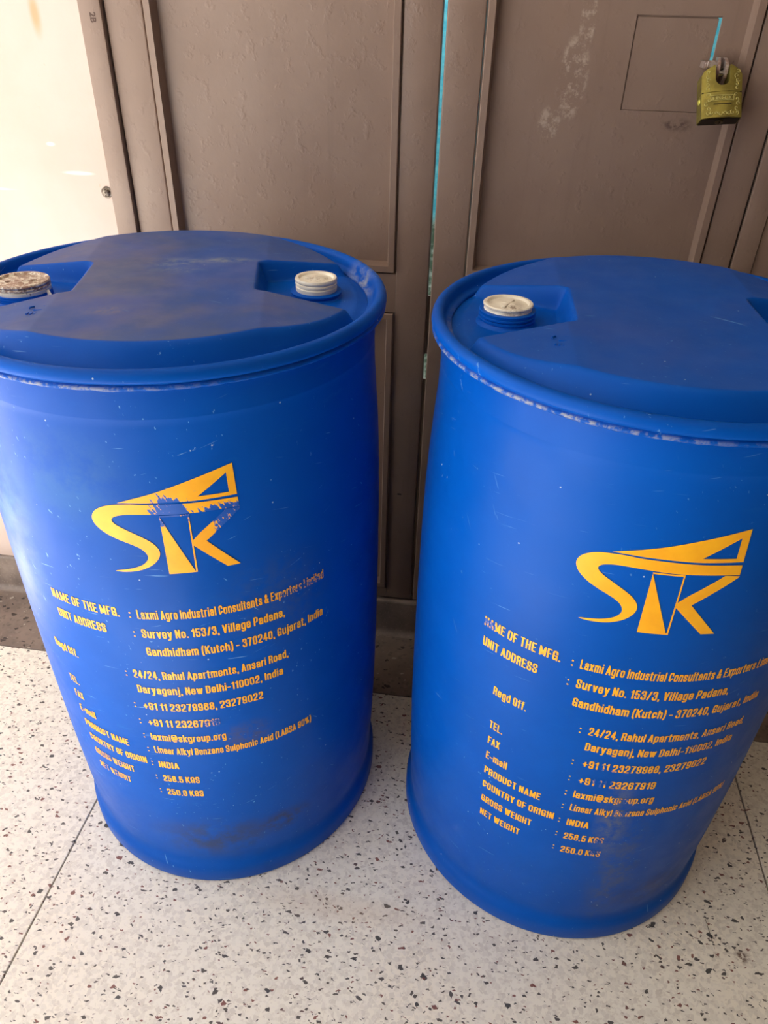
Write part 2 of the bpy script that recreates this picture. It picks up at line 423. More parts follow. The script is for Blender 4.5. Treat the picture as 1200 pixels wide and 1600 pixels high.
BLUE = (0.0004, 0.086, 0.48, 1)
def blue(name, seed, dusty=0.0, head=False, lip=False, patches=(), scuff=1.0):
    """blow-moulded blue plastic with scuffs, scratches and dirt; object coordinates = the drum's own frame"""
    t = NT(name); co = t.coord(loc=(seed, seed*.37, 0)); raw = t.coord()
    c = t.mix(t.ramp(t.noise(5, 4, .6, co), .3, .7), BLUE, (.0004, .073, .42, 1))
    # pale scuffing and fine scratches
    sc = t.ramp(t.noise(1, 5, .75, t.coord((9, 9, 30), (seed, 0, 0))), .60, .80)
    c = t.mix(t.math('MULTIPLY', sc, .16*scuff), c, (.03, .20, .56, 1))
    for k, (scale, rot, th) in enumerate((((260, 260, 14), (.5, .3, 0), .70), ((16, 16, 330), (.25, 0, .2), .71), ((200, 200, 20), (-.6, .5, .3), .72), ((22, 22, 420), (-.3, .2, 0), .72))):
        s1 = t.ramp(t.noise(1, 2, .5, t.coord(scale, (seed+k, k, 0), rot)), th, th+.05)
        pt = t.ramp(t.noise(7, 3, .6, t.coord((1, 1, 1), (seed*2+k*3, k, 0))), .48, .62)
        c = t.mix(t.math('MULTIPLY', t.math('MULTIPLY', s1, pt), .55*scuff), c, (.16, .36, .68, 1))
    dots = t.vor(95, co); dsep = t.node('ShaderNodeSeparateColor'); t.t.links.new(dots.outputs['Color'], dsep.inputs[0])
    dm = t.math('MULTIPLY', t.math('LESS_THAN', dots.outputs['Distance'], .10), t.math('LESS_THAN', dsep.outputs[0], .03))
    c = t.mix(t.math('MULTIPLY', dm, .7), c, (.5, .6, .68, 1))
    for (x, y, z, rx, ry, rz, col, f, ns) in patches:
        b = t.blob(x, y, z, rx, ry, rz, raw)
        c = t.mix(t.math('MULTIPLY', t.math('MULTIPLY', b, t.ramp(t.noise(ns, 6, .7, co), .36, .62)), f), c, col)
    rough = t.ramp(t.noise(18, 5, .6, co), .25, .75, .33, .47)
    if head and dusty > 0:
        geo = t.node('ShaderNodeNewGeometry'); up = t.sep(geo.outputs['Normal'])[2]
        m = t.math('MULTIPLY', t.ramp(up, .93, .992), t.ramp(t.sep(raw)[2], .908, .918))
        n = t.math('ADD', .55, t.math('MULTIPLY', t.ramp(t.noise(7, 5, .6, co), .35, .68), .45))
        c = t.mix(t.math('MULTIPLY', t.math('MULTIPLY', m, n), dusty), c, t.mix(t.ramp(t.noise(9, 4, .6, t.coord(loc=(3, 1, 0))), .42, .62), (.075, .105, .22, 1), (.125, .13, .22, 1)))
        rough = t.math('ADD', rough, t.math('MULTIPLY', m, .12*dusty))
    if lip:
        z = t.sep(raw)[2]
        band = t.math('MULTIPLY', t.ramp(z, .9015, .9030), t.ramp(z, .9095, .9075))
        n = t.ramp(t.noise(90, 6, .75, co), .44, .58)
        side = t.blob(*lip, raw)
        c = t.mix(t.math('MULTIPLY', t.math('MULTIPLY', t.math('MULTIPLY', band, n), side), .85), c, lin(150, 155, 168))
    bh = t.math('ADD', t.noise(30, 4, .6, co), t.math('MULTIPLY', t.noise(260, 3, .6, co), .25))
    return t.set(c, rough, nrm=t.bump(bh, .12, .001), spec=.10)

# local frames: the drum empties are NOT rotated; the head assembly is turned about the axis instead
DY = (.055, .045, .04, 1)
M_body_L = blue('blue_drum_body_scuffed', 1.7, patches=[(.06, -.26, .12, .13, .1, .07, (.05, .055, .07, 1), .7, 22), (.155, -.21, .13, .06, .06, .035, (.06, .05, .045, 1), .8, 40),
    (-.16, -.2, .70, .10, .12, .16, (.06, .20, .44, 1), .5, 14), (-.05, -.26, .79, .12, .1, .09, (.05, .16, .38, 1), .4, 18), (.17, -.2, .60, .1, .1, .1, (.05, .09, .2, 1), .35, 60), (.12, -.235, .37, .05, .05, .035, (.10, .08, .05, 1), .55, 60)], scuff=1.8)  # includes pale blue patches on the left flank and upper front
M_body_R = blue('blue_drum_body_clean', 6.2, patches=[(.06, -.26, .20, .045, .06, .20, (.10, .11, .12, 1), .5, 45), (.03, -.26, .33, .03, .06, .12, (.16, .17, .16, 1), .6, 60), (.13, -.23, .12, .09, .08, .06, (.05, .05, .07, 1), .4, 25)], scuff=.8)
M_rim_L = blue('blue_rim_scuffed', 2.9, lip=(-.1, -.2, .905, .30, .30, .05), patches=[(.23, .12, .90, .05, .08, .04, (.35, .38, .40, 1), .9, 45)], scuff=1.4)
M_rim_R = blue('blue_rim_frayed', 4.4, lip=(-.18, -.20, .905, .30, .30, .06), scuff=1.0)
M_head_L = blue('blue_head_dusty', 3.1, dusty=.95, head=True, patches=[(-.02, .055, .94, .08, .03, .03, (.36, .42, .40, 1), .9, 40), (.06, .065, .94, .06, .018, .03, (.38, .42, .42, 1), .85, 50), (.0, .02, .94, .05, .02, .03, (.30, .36, .38, 1), .7, 60), (-.05, -.13, .935, .035, .02, .03, (.28, .20, .22, 1), .7, 70), (-.1, -.06, .935, .08, .05, .03, (.19, .13, .16, 1), .55, 8)], scuff=1.4)
M_head_R = blue('blue_head', 8.8, dusty=.2, head=True, scuff=1.0)
M_neck = blue('blue_bung_neck', 5.5, scuff=.6)

def spline_prof(pts, n):
    """Catmull-Rom through (z, r) rows, returned as (r, z)"""
    out = []
    P = [pts[0]] + list(pts) + [pts[-1]]
    for i in range(1, len(P)-2):
        for k in range(n):
            t = k/n; p0, p1, p2, p3 = P[i-1], P[i], P[i+1], P[i+2]
            f = lambda a, b, c, d: .5*((2*b)+(-a+c)*t+(2*a-5*b+4*c-d)*t*t+(-a+3*b-3*c+d)*t**3)
            out.append((f(p0[1], p1[1], p2[1], p3[1]), f(p0[0], p1[0], p2[0], p3[0])))
    out.append((pts[-1][1], pts[-1][0])); return out
def body_mesh():
    pr = [(.0001, .006), (.22, .006), (.25, .003)]
    pr += [(.2625, .0), (.2655, .002), (.2668, .006), (.2668, .030), (.2655, .038), (.2625, .043), (.2600, .048), (.2586, .056)]
    z = .064
    while z < .862: pr.append((body_r(z), z)); z += .012
    z = .865
    k = 0
    while z < .897: pr.append((body_r(z)+(.0006 if k % 2 else -.0001), z)); z += .0021; k += 1
    pr += [(.2565, .8990), (.2570, .9022)]
    bm = bmesh.new(); lathe(bm, pr, 180)
    me = bpy.data.meshes.new('drum_body'); bmesh.ops.recalc_face_normals(bm, faces=bm.faces); bm.to_mesh(me); bm.free()
    for p in me.polygons: p.use_smooth = True
    me.set_sharp_from_angle(angle=math.radians(50)); return me
def rim_mesh(seed):
    pr = [(.2560, .8775), (.2640, .8785), (.2690, .8800), (.2712, .8830), (.2716, .8870), (.2706, .8900), (.2690, .8915), (.2686, .8930), (.2700, .8945), (.2717, .8975), (.2724, .9020),
          (.2718, .9090), (.2702, .9155), (.2680, .9195), (.2650, .9215), (.2622, .9210), (.2600, .9190), (.2584, .9150), (.2572, .9080), (.2562, .8980), (.2545, .8920), (.2520, .8895), (.2480, .8885), (.2480, .8775), (.2560, .8775)]
    pr = [(r, .9020+(z-.8775)*.51) for r, z in pr]
    bm = bmesh.new(); lathe(bm, pr, 200)
    for v in bm.verts:
        if .9025 < v.co.z < .9085 and v.co.xy.length > .266:
            q = noise.noise(v.co*60+Vector((seed, 0, 0)))*.0009 + noise.noise(v.co*220+Vector((seed, 3, 0)))*.0007
            v.co.z += q; v.co.xy *= 1+q*1.5
    me = bpy.data.meshes.new('rim'); bmesh.ops.recalc_face_normals(bm, faces=bm.faces); bm.to_mesh(me); bm.free()
    for p in me.polygons: p.use_smooth = True
    return me
def sst(a, b, x):
    t = max(0, min(1, (x-a)/(b-a))); return t*t*(3-2*t)
BUNG = .182
def head_h(u, v):
    r = math.hypot(u, v); au = abs(u)
    zp = .9370 - .0005*math.cos(v*9)
    zp -= max(0, au-.118)*.15
    r0 = .222 + .010*sst(.10, .19, au)
    r1 = .2475
    z = zp + (.9040-zp)*sst(0, 1, (r-r0)/(r1-r0))**1.0
    # pocket: wedge that opens towards the rim
    hw = .0585 + (au-.11)*.30
    m = sst(.106, .119, au) * sst(hw+.004, hw-.007, abs(v))
    # walls slope away near the rim on the outer side
    zf = .9085 - .0045*sst(.232, .2475, r)
    z2 = min(z, zf)
    return z + (z2-z)*m
def head_mesh():
    rs = [0]; r = .02
    while r < .10: rs.append(r); r += .012
    while r < .2475: rs.append(r); r += .0022
    rs.append(.2478); n = 480
    vs_ = [(0, 0, head_h(0, 0))]
    for r in rs[1:]:
        for i in range(n):
            a = 2*PI*i/n; u, v = r*math.cos(a), r*math.sin(a); vs_.append((u, v, head_h(u, v)))
    fs = [(0, 1+i, 1+(i+1) % n) for i in range(n)]
    for k in range(len(rs)-2):
        o = 1+k*n
        for i in range(n):
            j = (i+1) % n; fs.append((o+i, o+n+i, o+n+j, o+j))
    me = bpy.data.meshes.new('head'); me.from_pydata(vs_, [], fs)
    for p in me.polygons: p.use_smooth = True
    return me
ME_body, ME_head = body_mesh(), head_mesh()

def white_plastic(name, rust):
    t = NT(name); co = t.coord()
    c = t.mix(t.ramp(t.noise(60, 4, .6, co), .3, .7), lin(236, 230, 216), lin(220, 212, 196))
    n = t.ramp(t.noise(150, 6, .72, co), .5-.1*rust, .62-.1*rust)
    if rust > .7:
        z = t.sep(co)[2]; top = t.ramp(z, .004, .0062)
        c = t.mix(t.math('MULTIPLY', t.math('MULTIPLY', n, top), .8), c, lin(128, 78, 52))
        c = t.mix(t.math('MULTIPLY', t.ramp(t.noise(90, 5, .7, co), .62, .68), .8), c, lin(70, 58, 50))
    else:
        m = t.math('MULTIPLY', t.blob(-.014, -.012, 0, .022, .018, .04), n) if rust > .3 else t.math('MULTIPLY', t.blob(0, 0, .01, .02, .018, .03), t.ramp(t.noise(200, 5, .7, co), .5, .6))
        c = t.mix(t.math('MULTIPLY', m, .75), c, lin(120, 92, 70))
    return t.set(c, .42)
def neck_mesh(r, z0, z1, flange):
    pr = [(r+.006, z0), (r+.003, z0+.003), (r+.0008, z0+.005), (r, z0+.008)]
    z = z0+.008; h = z1-z0
    for f_ in (.42, .66):
        zz = z0+h*f_; pr += [(r, zz-.0022), (r+.0016, zz-.001), (r+.0016, zz+.001), (r, zz+.0022)]
    if flange: pr += [(r, z1-.004), (r+.0038, z1-.0032), (r+.0042, z1-.001), (r+.003, z1)]
    else: pr += [(r+.0010, z1-.004), (r+.0014, z1-.001), (r+.0006, z1)]
    pr += [(r-.004, z1), (r-.005, z1-.008), (.0001, z1-.008)]
    bm = bmesh.new(); lathe(bm, pr, 64); return bm
def cap_mesh(r, h, groove):
    pr = [(.0001, -.001), (r-.001, -.001), (r-.0006, 0)]
    if groove: pr += [(r-.0002, h*.30), (r-.0016, h*.36), (r-.0016, h*.42), (r, h*.48), (r, h*.60), (r-.0014, h*.66), (r-.0002, h*.72), (r+.0004, h*.86)]
    else: pr += [(r-.0016, h*.25), (r-.0016, h*.45), (r+.0003, h*.62), (r+.0006, h*.85)]
    pr += [(r-.0006, h), (r-.0040, h), (r-.0052, h-.0012), (r-.0060, h-.0026), (r*.42, h-.0024), (r*.36, h-.0016), (r*.2, h-.0014), (.0001, h-.0014)]
    bm = bmesh.new(); lathe(bm, pr, 64)
    # grip bar across the socket
    add_box(bm, -r*.55, r*.55, -.0022, .0022, h-.0030, h-.0006, .0008)
    add_box(bm, -.0022, .0022, -r*.30, r*.30, h-.0030, h-.0009, .0008)
    return bm

# -------- printing: measured on the curved side as (s, z); s is arc length, 0 at the side facing -y
RS = .267
def yellow(name, seed, worn=()):
    t = NT(name); co = t.coord(loc=(seed, 0, 0)); raw = t.coord()
    c = t.mix(t.ramp(t.noise(30, 4, .6, co), .3, .7), lin(252, 184, 28), lin(244, 170, 24))
    lines = t.ramp(t.noise(1, 3, .6, t.coord((30, 30, 520), (seed, 0, 0), (.06, 0, 0))), .70, .74)
    m = t.math('MULTIPLY', lines, t.ramp(t.noise(16, 3, .6, co), .5, .62))
    m = t.math('MULTIPLY', m, .9 if worn and seed < 3 else .25)
    for (x, y, z, rx, ry, rz, lo, sc) in worn:
        b = t.blob(x, y, z, rx, ry, rz, raw)
        n = t.math('ADD', t.math('MULTIPLY', t.noise(sc, 6, .75, co), .45), t.math('MULTIPLY', t.noise(1, 4, .65, t.coord((sc*1.6, sc*1.6, sc*.16), (seed, 0, 0), (.0, .55, 0))), .55))
        k = t.math('GREATER_THAN', t.math('ADD', n, t.math('MULTIPLY', b, .30)), lo)
        m = t.math('MAXIMUM', m, t.math('MULTIPLY', k, t.math('GREATER_THAN', b, .02)))
    c = t.mix(m, c, BLUE)
    return t.set(c, .45)
def wrap(bm, r_off=.0004):
    """cut flat (s, z) artwork finely, then bend it round the drum"""
    def cuts(axis, step):
        vals = [v.co[axis] for v in bm.verts]; lo, hi = min(vals), max(vals)
        k = math.floor(lo/step)+1
        while k*step < hi:
            co = [0, 0, 0]; co[axis] = k*step; no = [0, 0, 0]; no[axis] = 1
            bmesh.ops.bisect_plane(bm, geom=list(bm.verts)+list(bm.edges)+list(bm.faces), plane_co=co, plane_no=no, dist=1e-6)
            k += 1
    cuts(0, .008); cuts(2, .012)
    for v in bm.verts:
        a = v.co.x/RS; r = body_r(v.co.z)+r_off; v.co = Vector((r*math.sin(a), -r*math.cos(a), v.co.z))
def poly_bm(polys):
    """polys: list of (outer, [holes]) in (s, z); filled"""
    bm = bmesh.new()
    for outer, holes in polys:
        es = []
        for loop in [outer]+holes:
            vv = [bm.verts.new((p[0], 0, p[1])) for p in loop]
            es += [bm.edges.new((vv[i], vv[(i+1) % len(vv)])) for i in range(len(vv))]
        bmesh.ops.triangle_fill(bm, edges=es, use_beauty=True, normal=(0, -1, 0))
    return bm
# condensed bold lettering: every glyph is a few pen strokes on a unit box (x 0..1, y 0..1 = capital height)
XH = .74
def rr(x0, y0, x1, y1, r=.5, q=.2):
    """closed rounded box"""
    rx, ry = (x1-x0)*r, min((y1-y0)*.5, q); o = []
    for cx, cy, a0 in ((x1-rx, y1-ry, 0), (x0+rx, y1-ry, 90), (x0+rx, y0+ry, 180), (x1-rx, y0+ry, 270)):
        for k in range(4):
            a = math.radians(a0+30*k); o.append((cx+rx*math.cos(a), cy+ry*math.sin(a)))
    return o+[o[0]]
def cut(p, a, b): return p[a:b]
_b = rr(0, 0, 1, 1); _o = rr(0, 0, 1, XH); X = XH
def dotp(y=0, x=.5): return [(x, y), (x, y+.03)]
GL = {
 'A': (1.1, [[(0, 0), (.5, 1), (1, 0)], [(.2, .27), (.8, .27)]]), 'B': (1, [[(0, 0), (0, 1), (.6, 1), (.92, .9), (.95, .7), (.8, .55), (0, .53)], [(.7, .53), (.95, .4), (1, .2), (.85, .03), (0, 0)]]),
 'C': (1, [[(1, .68)]+_b[1:11]+[(1, .32)]]), 'D': (1, [[(0, 0), (0, 1), (.5, 1), (.88, .93), (1, .75), (1, .25), (.88, .07), (.5, 0), (0, 0)]]),
 'E': (.85, [[(1, 1), (0, 1), (0, 0), (1, 0)], [(0, .53), (.85, .53)]]), 'F': (.82, [[(1, 1), (0, 1), (0, 0)], [(0, .5), (.85, .5)]]),
 'G': (1.03, [[(1, .70)]+_b[1:11]+[(1, .2), (1, .48), (.55, .48)], [(1, .3), (1, 0)]]), 'H': (1, [[(0, 0), (0, 1)], [(1, 0), (1, 1)], [(0, .52), (1, .52)]]),
 'I': (0, [[(0, 0), (0, 1)]]), 'K': (1.08, [[(0, 0), (0, 1)], [(1, 1), (.1, .45)], [(.35, .58), (1, 0)]]), 'L': (.8, [[(0, 1), (0, 0), (1, 0)]]),
 'M': (1.45, [[(0, 0), (0, 1), (.5, .12), (1, 1), (1, 0)]]), 'N': (1.03, [[(0, 0), (0, 1), (1, 0), (1, 1)]]), 'O': (1, [_b]),
 'P': (.97, [[(0, 0), (0, 1), (.6, 1), (.95, .92), (1, .72), (.93, .5), (.6, .43), (0, .43)]]), 'R': (1, [[(0, 0), (0, 1), (.6, 1), (.95, .92), (1, .74), (.93, .55), (.6, .49), (0, .49)], [(.6, .49), (.92, .4), (.95, .2), (1, 0)]]),
 'S': (1, [[(1, .70), (.97, .9), (.75, 1), (.25, 1), (.03, .9), (0, .72), (.1, .6), (.5, .5), (.9, .4), (1, .28), (.97, .1), (.75, 0), (.25, 0), (.03, .1), (0, .3)]]),
 'T': (.95, [[(0, 1), (1, 1)], [(.5, 1), (.5, 0)]]), 'U': (1, [[(0, 1), (0, .2), (.15, .04), (.5, 0), (.85, .04), (1, .2), (1, 1)]]), 'V': (1.05, [[(0, 1), (.5, 0), (1, 1)]]),
 'W': (1.7, [[(0, 1), (.25, 0), (.5, .95), (.75, 0), (1, 1)]]), 'X': (1.05, [[(0, 0), (1, 1)], [(0, 1), (1, 0)]]), 'Y': (1.05, [[(0, 1), (.5, .45), (1, 1)], [(.5, .45), (.5, 0)]]),
 'a': (.92, [[(0, X-.2), (.12, X-.05), (.5, X), (.88, X-.05), (1, X-.2), (1, 0)], [(1, .44), (.3, .40), (0, .28), (0, .12), (.25, 0), (.6, .02), (1, .16)]]),
 'b': (.95, [[(0, 0), (0, 1)], _o]), 'c': (.9, [[(1, X-.24)]+_o[1:11]+[(1, .24)]]), 'd': (.95, [[(1, 0), (1, 1)], _o]),
 'e': (.93, [[(0, .37), (1, .37), (1, X-.2), (.85, X-.03), (.5, X), (.15, X-.03), (0, X-.2), (0, .2), (.15, .03), (.5, 0), (.85, .03), (1, .2)]]),
 'f': (.5, [[(1.1, 1), (.55, 1), (.35, .88), (.35, 0)], [(-.15, X), (1, X)]]), 'g': (.95, [_o, [(1, X), (1, -.14), (.85, -.26), (.3, -.28), (.05, -.2)]]),
 'h': (.95, [[(0, 0), (0, 1)], [(0, X-.2), (.3, X), (.75, X), (1, X-.16), (1, 0)]]), 'i': (0, [[(0, 0), (0, X)], [(0, .98), (0, 1)]]),
 'j': (.15, [[(1, X), (1, -.18), (.3, -.28), (-1, -.28)], [(1, .98), (1, 1)]]), 'k': (.95, [[(0, 0), (0, 1)], [(.95, X), (.1, .3)], [(.35, .42), (1, 0)]]), 'l': (0, [[(0, 0), (0, 1)]]),
 'm': (1.75, [[(0, 0), (0, X)], [(0, X-.16), (.15, X), (.36, X), (.5, X-.14), (.5, 0)], [(.5, X-.16), (.65, X), (.86, X), (1, X-.14), (1, 0)]]),
 'n': (.95, [[(0, 0), (0, X)], [(0, X-.2), (.3, X), (.75, X), (1, X-.16), (1, 0)]]), 'o': (.95, [_o]), 'p': (.95, [[(0, -.28), (0, X)], _o]),
 'r': (.5, [[(0, 0), (0, X)], [(0, X-.2), (.4, X-.03), (1, X)]]), 's': (.88, [[(1, .54), (.9, X-.04), (.5, X), (.1, X-.04), (0, X-.18), (.15, .44), (.85, .30), (1, .17), (.9, .04), (.5, 0), (.1, .04), (0, .2)]]),
 't': (.5, [[(.35, .95), (.35, .12), (.55, 0), (1.1, 0)], [(-.15, X), (1, X)]]), 'u': (.95, [[(0, X), (0, .16), (.25, 0), (.7, 0), (1, .2)], [(1, X), (1, 0)]]),
 'v': (.92, [[(0, X), (.5, 0), (1, X)]]), 'w': (1.55, [[(0, X), (.25, 0), (.5, X-.04), (.75, 0), (1, X)]]), 'x': (.92, [[(0, 0), (1, X)], [(0, X), (1, 0)]]),
 'y': (.95, [[(0, X), (.52, .04)], [(1, X), (.42, -.2), (.2, -.28), (-.05, -.28)]]), 'z': (.85, [[(0, X), (1, X), (0, 0), (1, 0)]]),
 '0': (1, [_b]), '1': (.45, [[(1, 0), (1, 1), (.85, .86), (0, .8)]]), '2': (1, [[(0, .72), (.06, .92), (.3, 1), (.7, 1), (.96, .92), (1, .72), (.9, .52), (.1, .18), (0, 0), (1, 0)]]),
 '3': (1, [[(0, .75), (.06, .93), (.3, 1), (.7, 1), (.95, .92), (.98, .72), (.85, .56), (.45, .53)], [(.85, .54), (1, .4), (1, .2), (.93, .06), (.7, 0), (.3, 0), (.06, .07), (0, .26)]]),
 '4': (1.05, [[(1.05, .26), (0, .26), (.72, 1), (.72, 0)]]), '5': (1, [[(.93, 1), (.08, 1), (.02, .5), (.3, .62), (.7, .63), (.95, .54), (1, .4), (1, .2), (.93, .06), (.7, 0), (.3, 0), (.06, .07), (0, .26)]]),
 '6': (1, [[(.98, .78), (.92, .93), (.7, 1), (.3, 1), (.06, .92), (0, .75), (0, .2)], rr(0, 0, 1, .6)]), '7': (.95, [[(0, 1), (1, 1), (.6, .55), (.35, 0)]]),
 '8': (1, [rr(.04, .54, .96, 1), rr(0, 0, 1, .54)]), '9': (1, [rr(0, .4, 1, 1), [(1, .8), (1, .25), (.94, .08), (.7, 0), (.3, 0), (.08, .07), (.02, .22)]]),
 '.': (0, [dotp(0, 0)]), ',': (0, [[(0, .04), (-.12, -.16)]]), ':': (0, [dotp(.03, 0), dotp(.60, 0)]), '-': (.6, [[(0, .38), (1, .38)]]), '+': (1, [[(0, .42), (1, .42)], [(.5, .14), (.5, .70)]]),
 '/': (.75, [[(0, 0), (1, 1)]]), '(': (.3, [[(1, 1.08), (.3, .86), (0, .6), (0, .3), (.3, 0), (1, -.2)]]), ')': (.3, [[(0, 1.08), (.7, .86), (1, .6), (1, .3), (.7, 0), (0, -.2)]]),
 '&': (1.2, [[(1.05, 0), (.2, .72), (.2, .92), (.4, 1), (.6, .92), (.62, .74), (.1, .38), (0, .2), (.15, .03), (.45, 0), (.75, .1), (1, .42)]]),
 '@': (1.9, [rr(.28, .24, .68, .70, .5, .2), [(.68, .7), (.70, .26), (.88, .28), (1, .5), (.95, .82), (.75, 1), (.3, 1), (.06, .85), (0, .5), (.08, .12), (.35, -.05), (.75, -.03)]]),
 '%': (1.6, [rr(0, .55, .38, 1), rr(.62, 0, 1, .45), [(.22, 0), (.78, 1)]]),
}
GW, PX, PY, GAP, SPC = .30, .083, .062, .085, .22      # bowl width, pen half sizes, gap between glyphs, word space
def print_line(txt, s0, s1, z, h=.0146, bold=0):
    """one line of condensed bold lettering from s0 to s1, capital height h"""
    segs = []; x = 0
    for ch in txt:
        if ch == ' ': x += SPC; continue
        wd, st = GL[ch]; wd *= GW; x += PX
        for path in st:
            for (a, b) in zip(path[:-1], path[1:]):
                segs.append((x+a[0]*wd, PY+a[1]*(1-2*PY), x+b[0]*wd, PY+b[1]*(1-2*PY)))
        x += wd+PX+GAP
    tot = x-GAP; kx = (s1-s0)/tot
    bm = bmesh.new()
    for ax, ay, bx, by in segs:
        pts = []
        for cx, cy in ((ax, ay), (bx, by)):
            for ox, oy in ((1, .55), (.55, 1), (-.55, 1), (-1, .55), (-1, -.55), (-.55, -1), (.55, -1), (1, -.55)):
                pts.append((cx+ox*PX, cy+oy*PY))
        pts = sorted(set((round(p[0], 5), round(p[1], 5)) for p in pts))
        def half(pp):
            o = []
            for p in pp:
                while len(o) > 1 and (o[-1][0]-o[-2][0])*(p[1]-o[-2][1])-(o[-1][1]-o[-2][1])*(p[0]-o[-2][0]) <= 1e-9: o.pop()
                o.append(p)
            return o
        lo = half(pts); up = half(pts[::-1]); hull = lo[:-1]+up[:-1]
        bm.faces.new([bm.verts.new((s0+px*kx, 0, z+py*h)) for px, py in hull])
    return bm
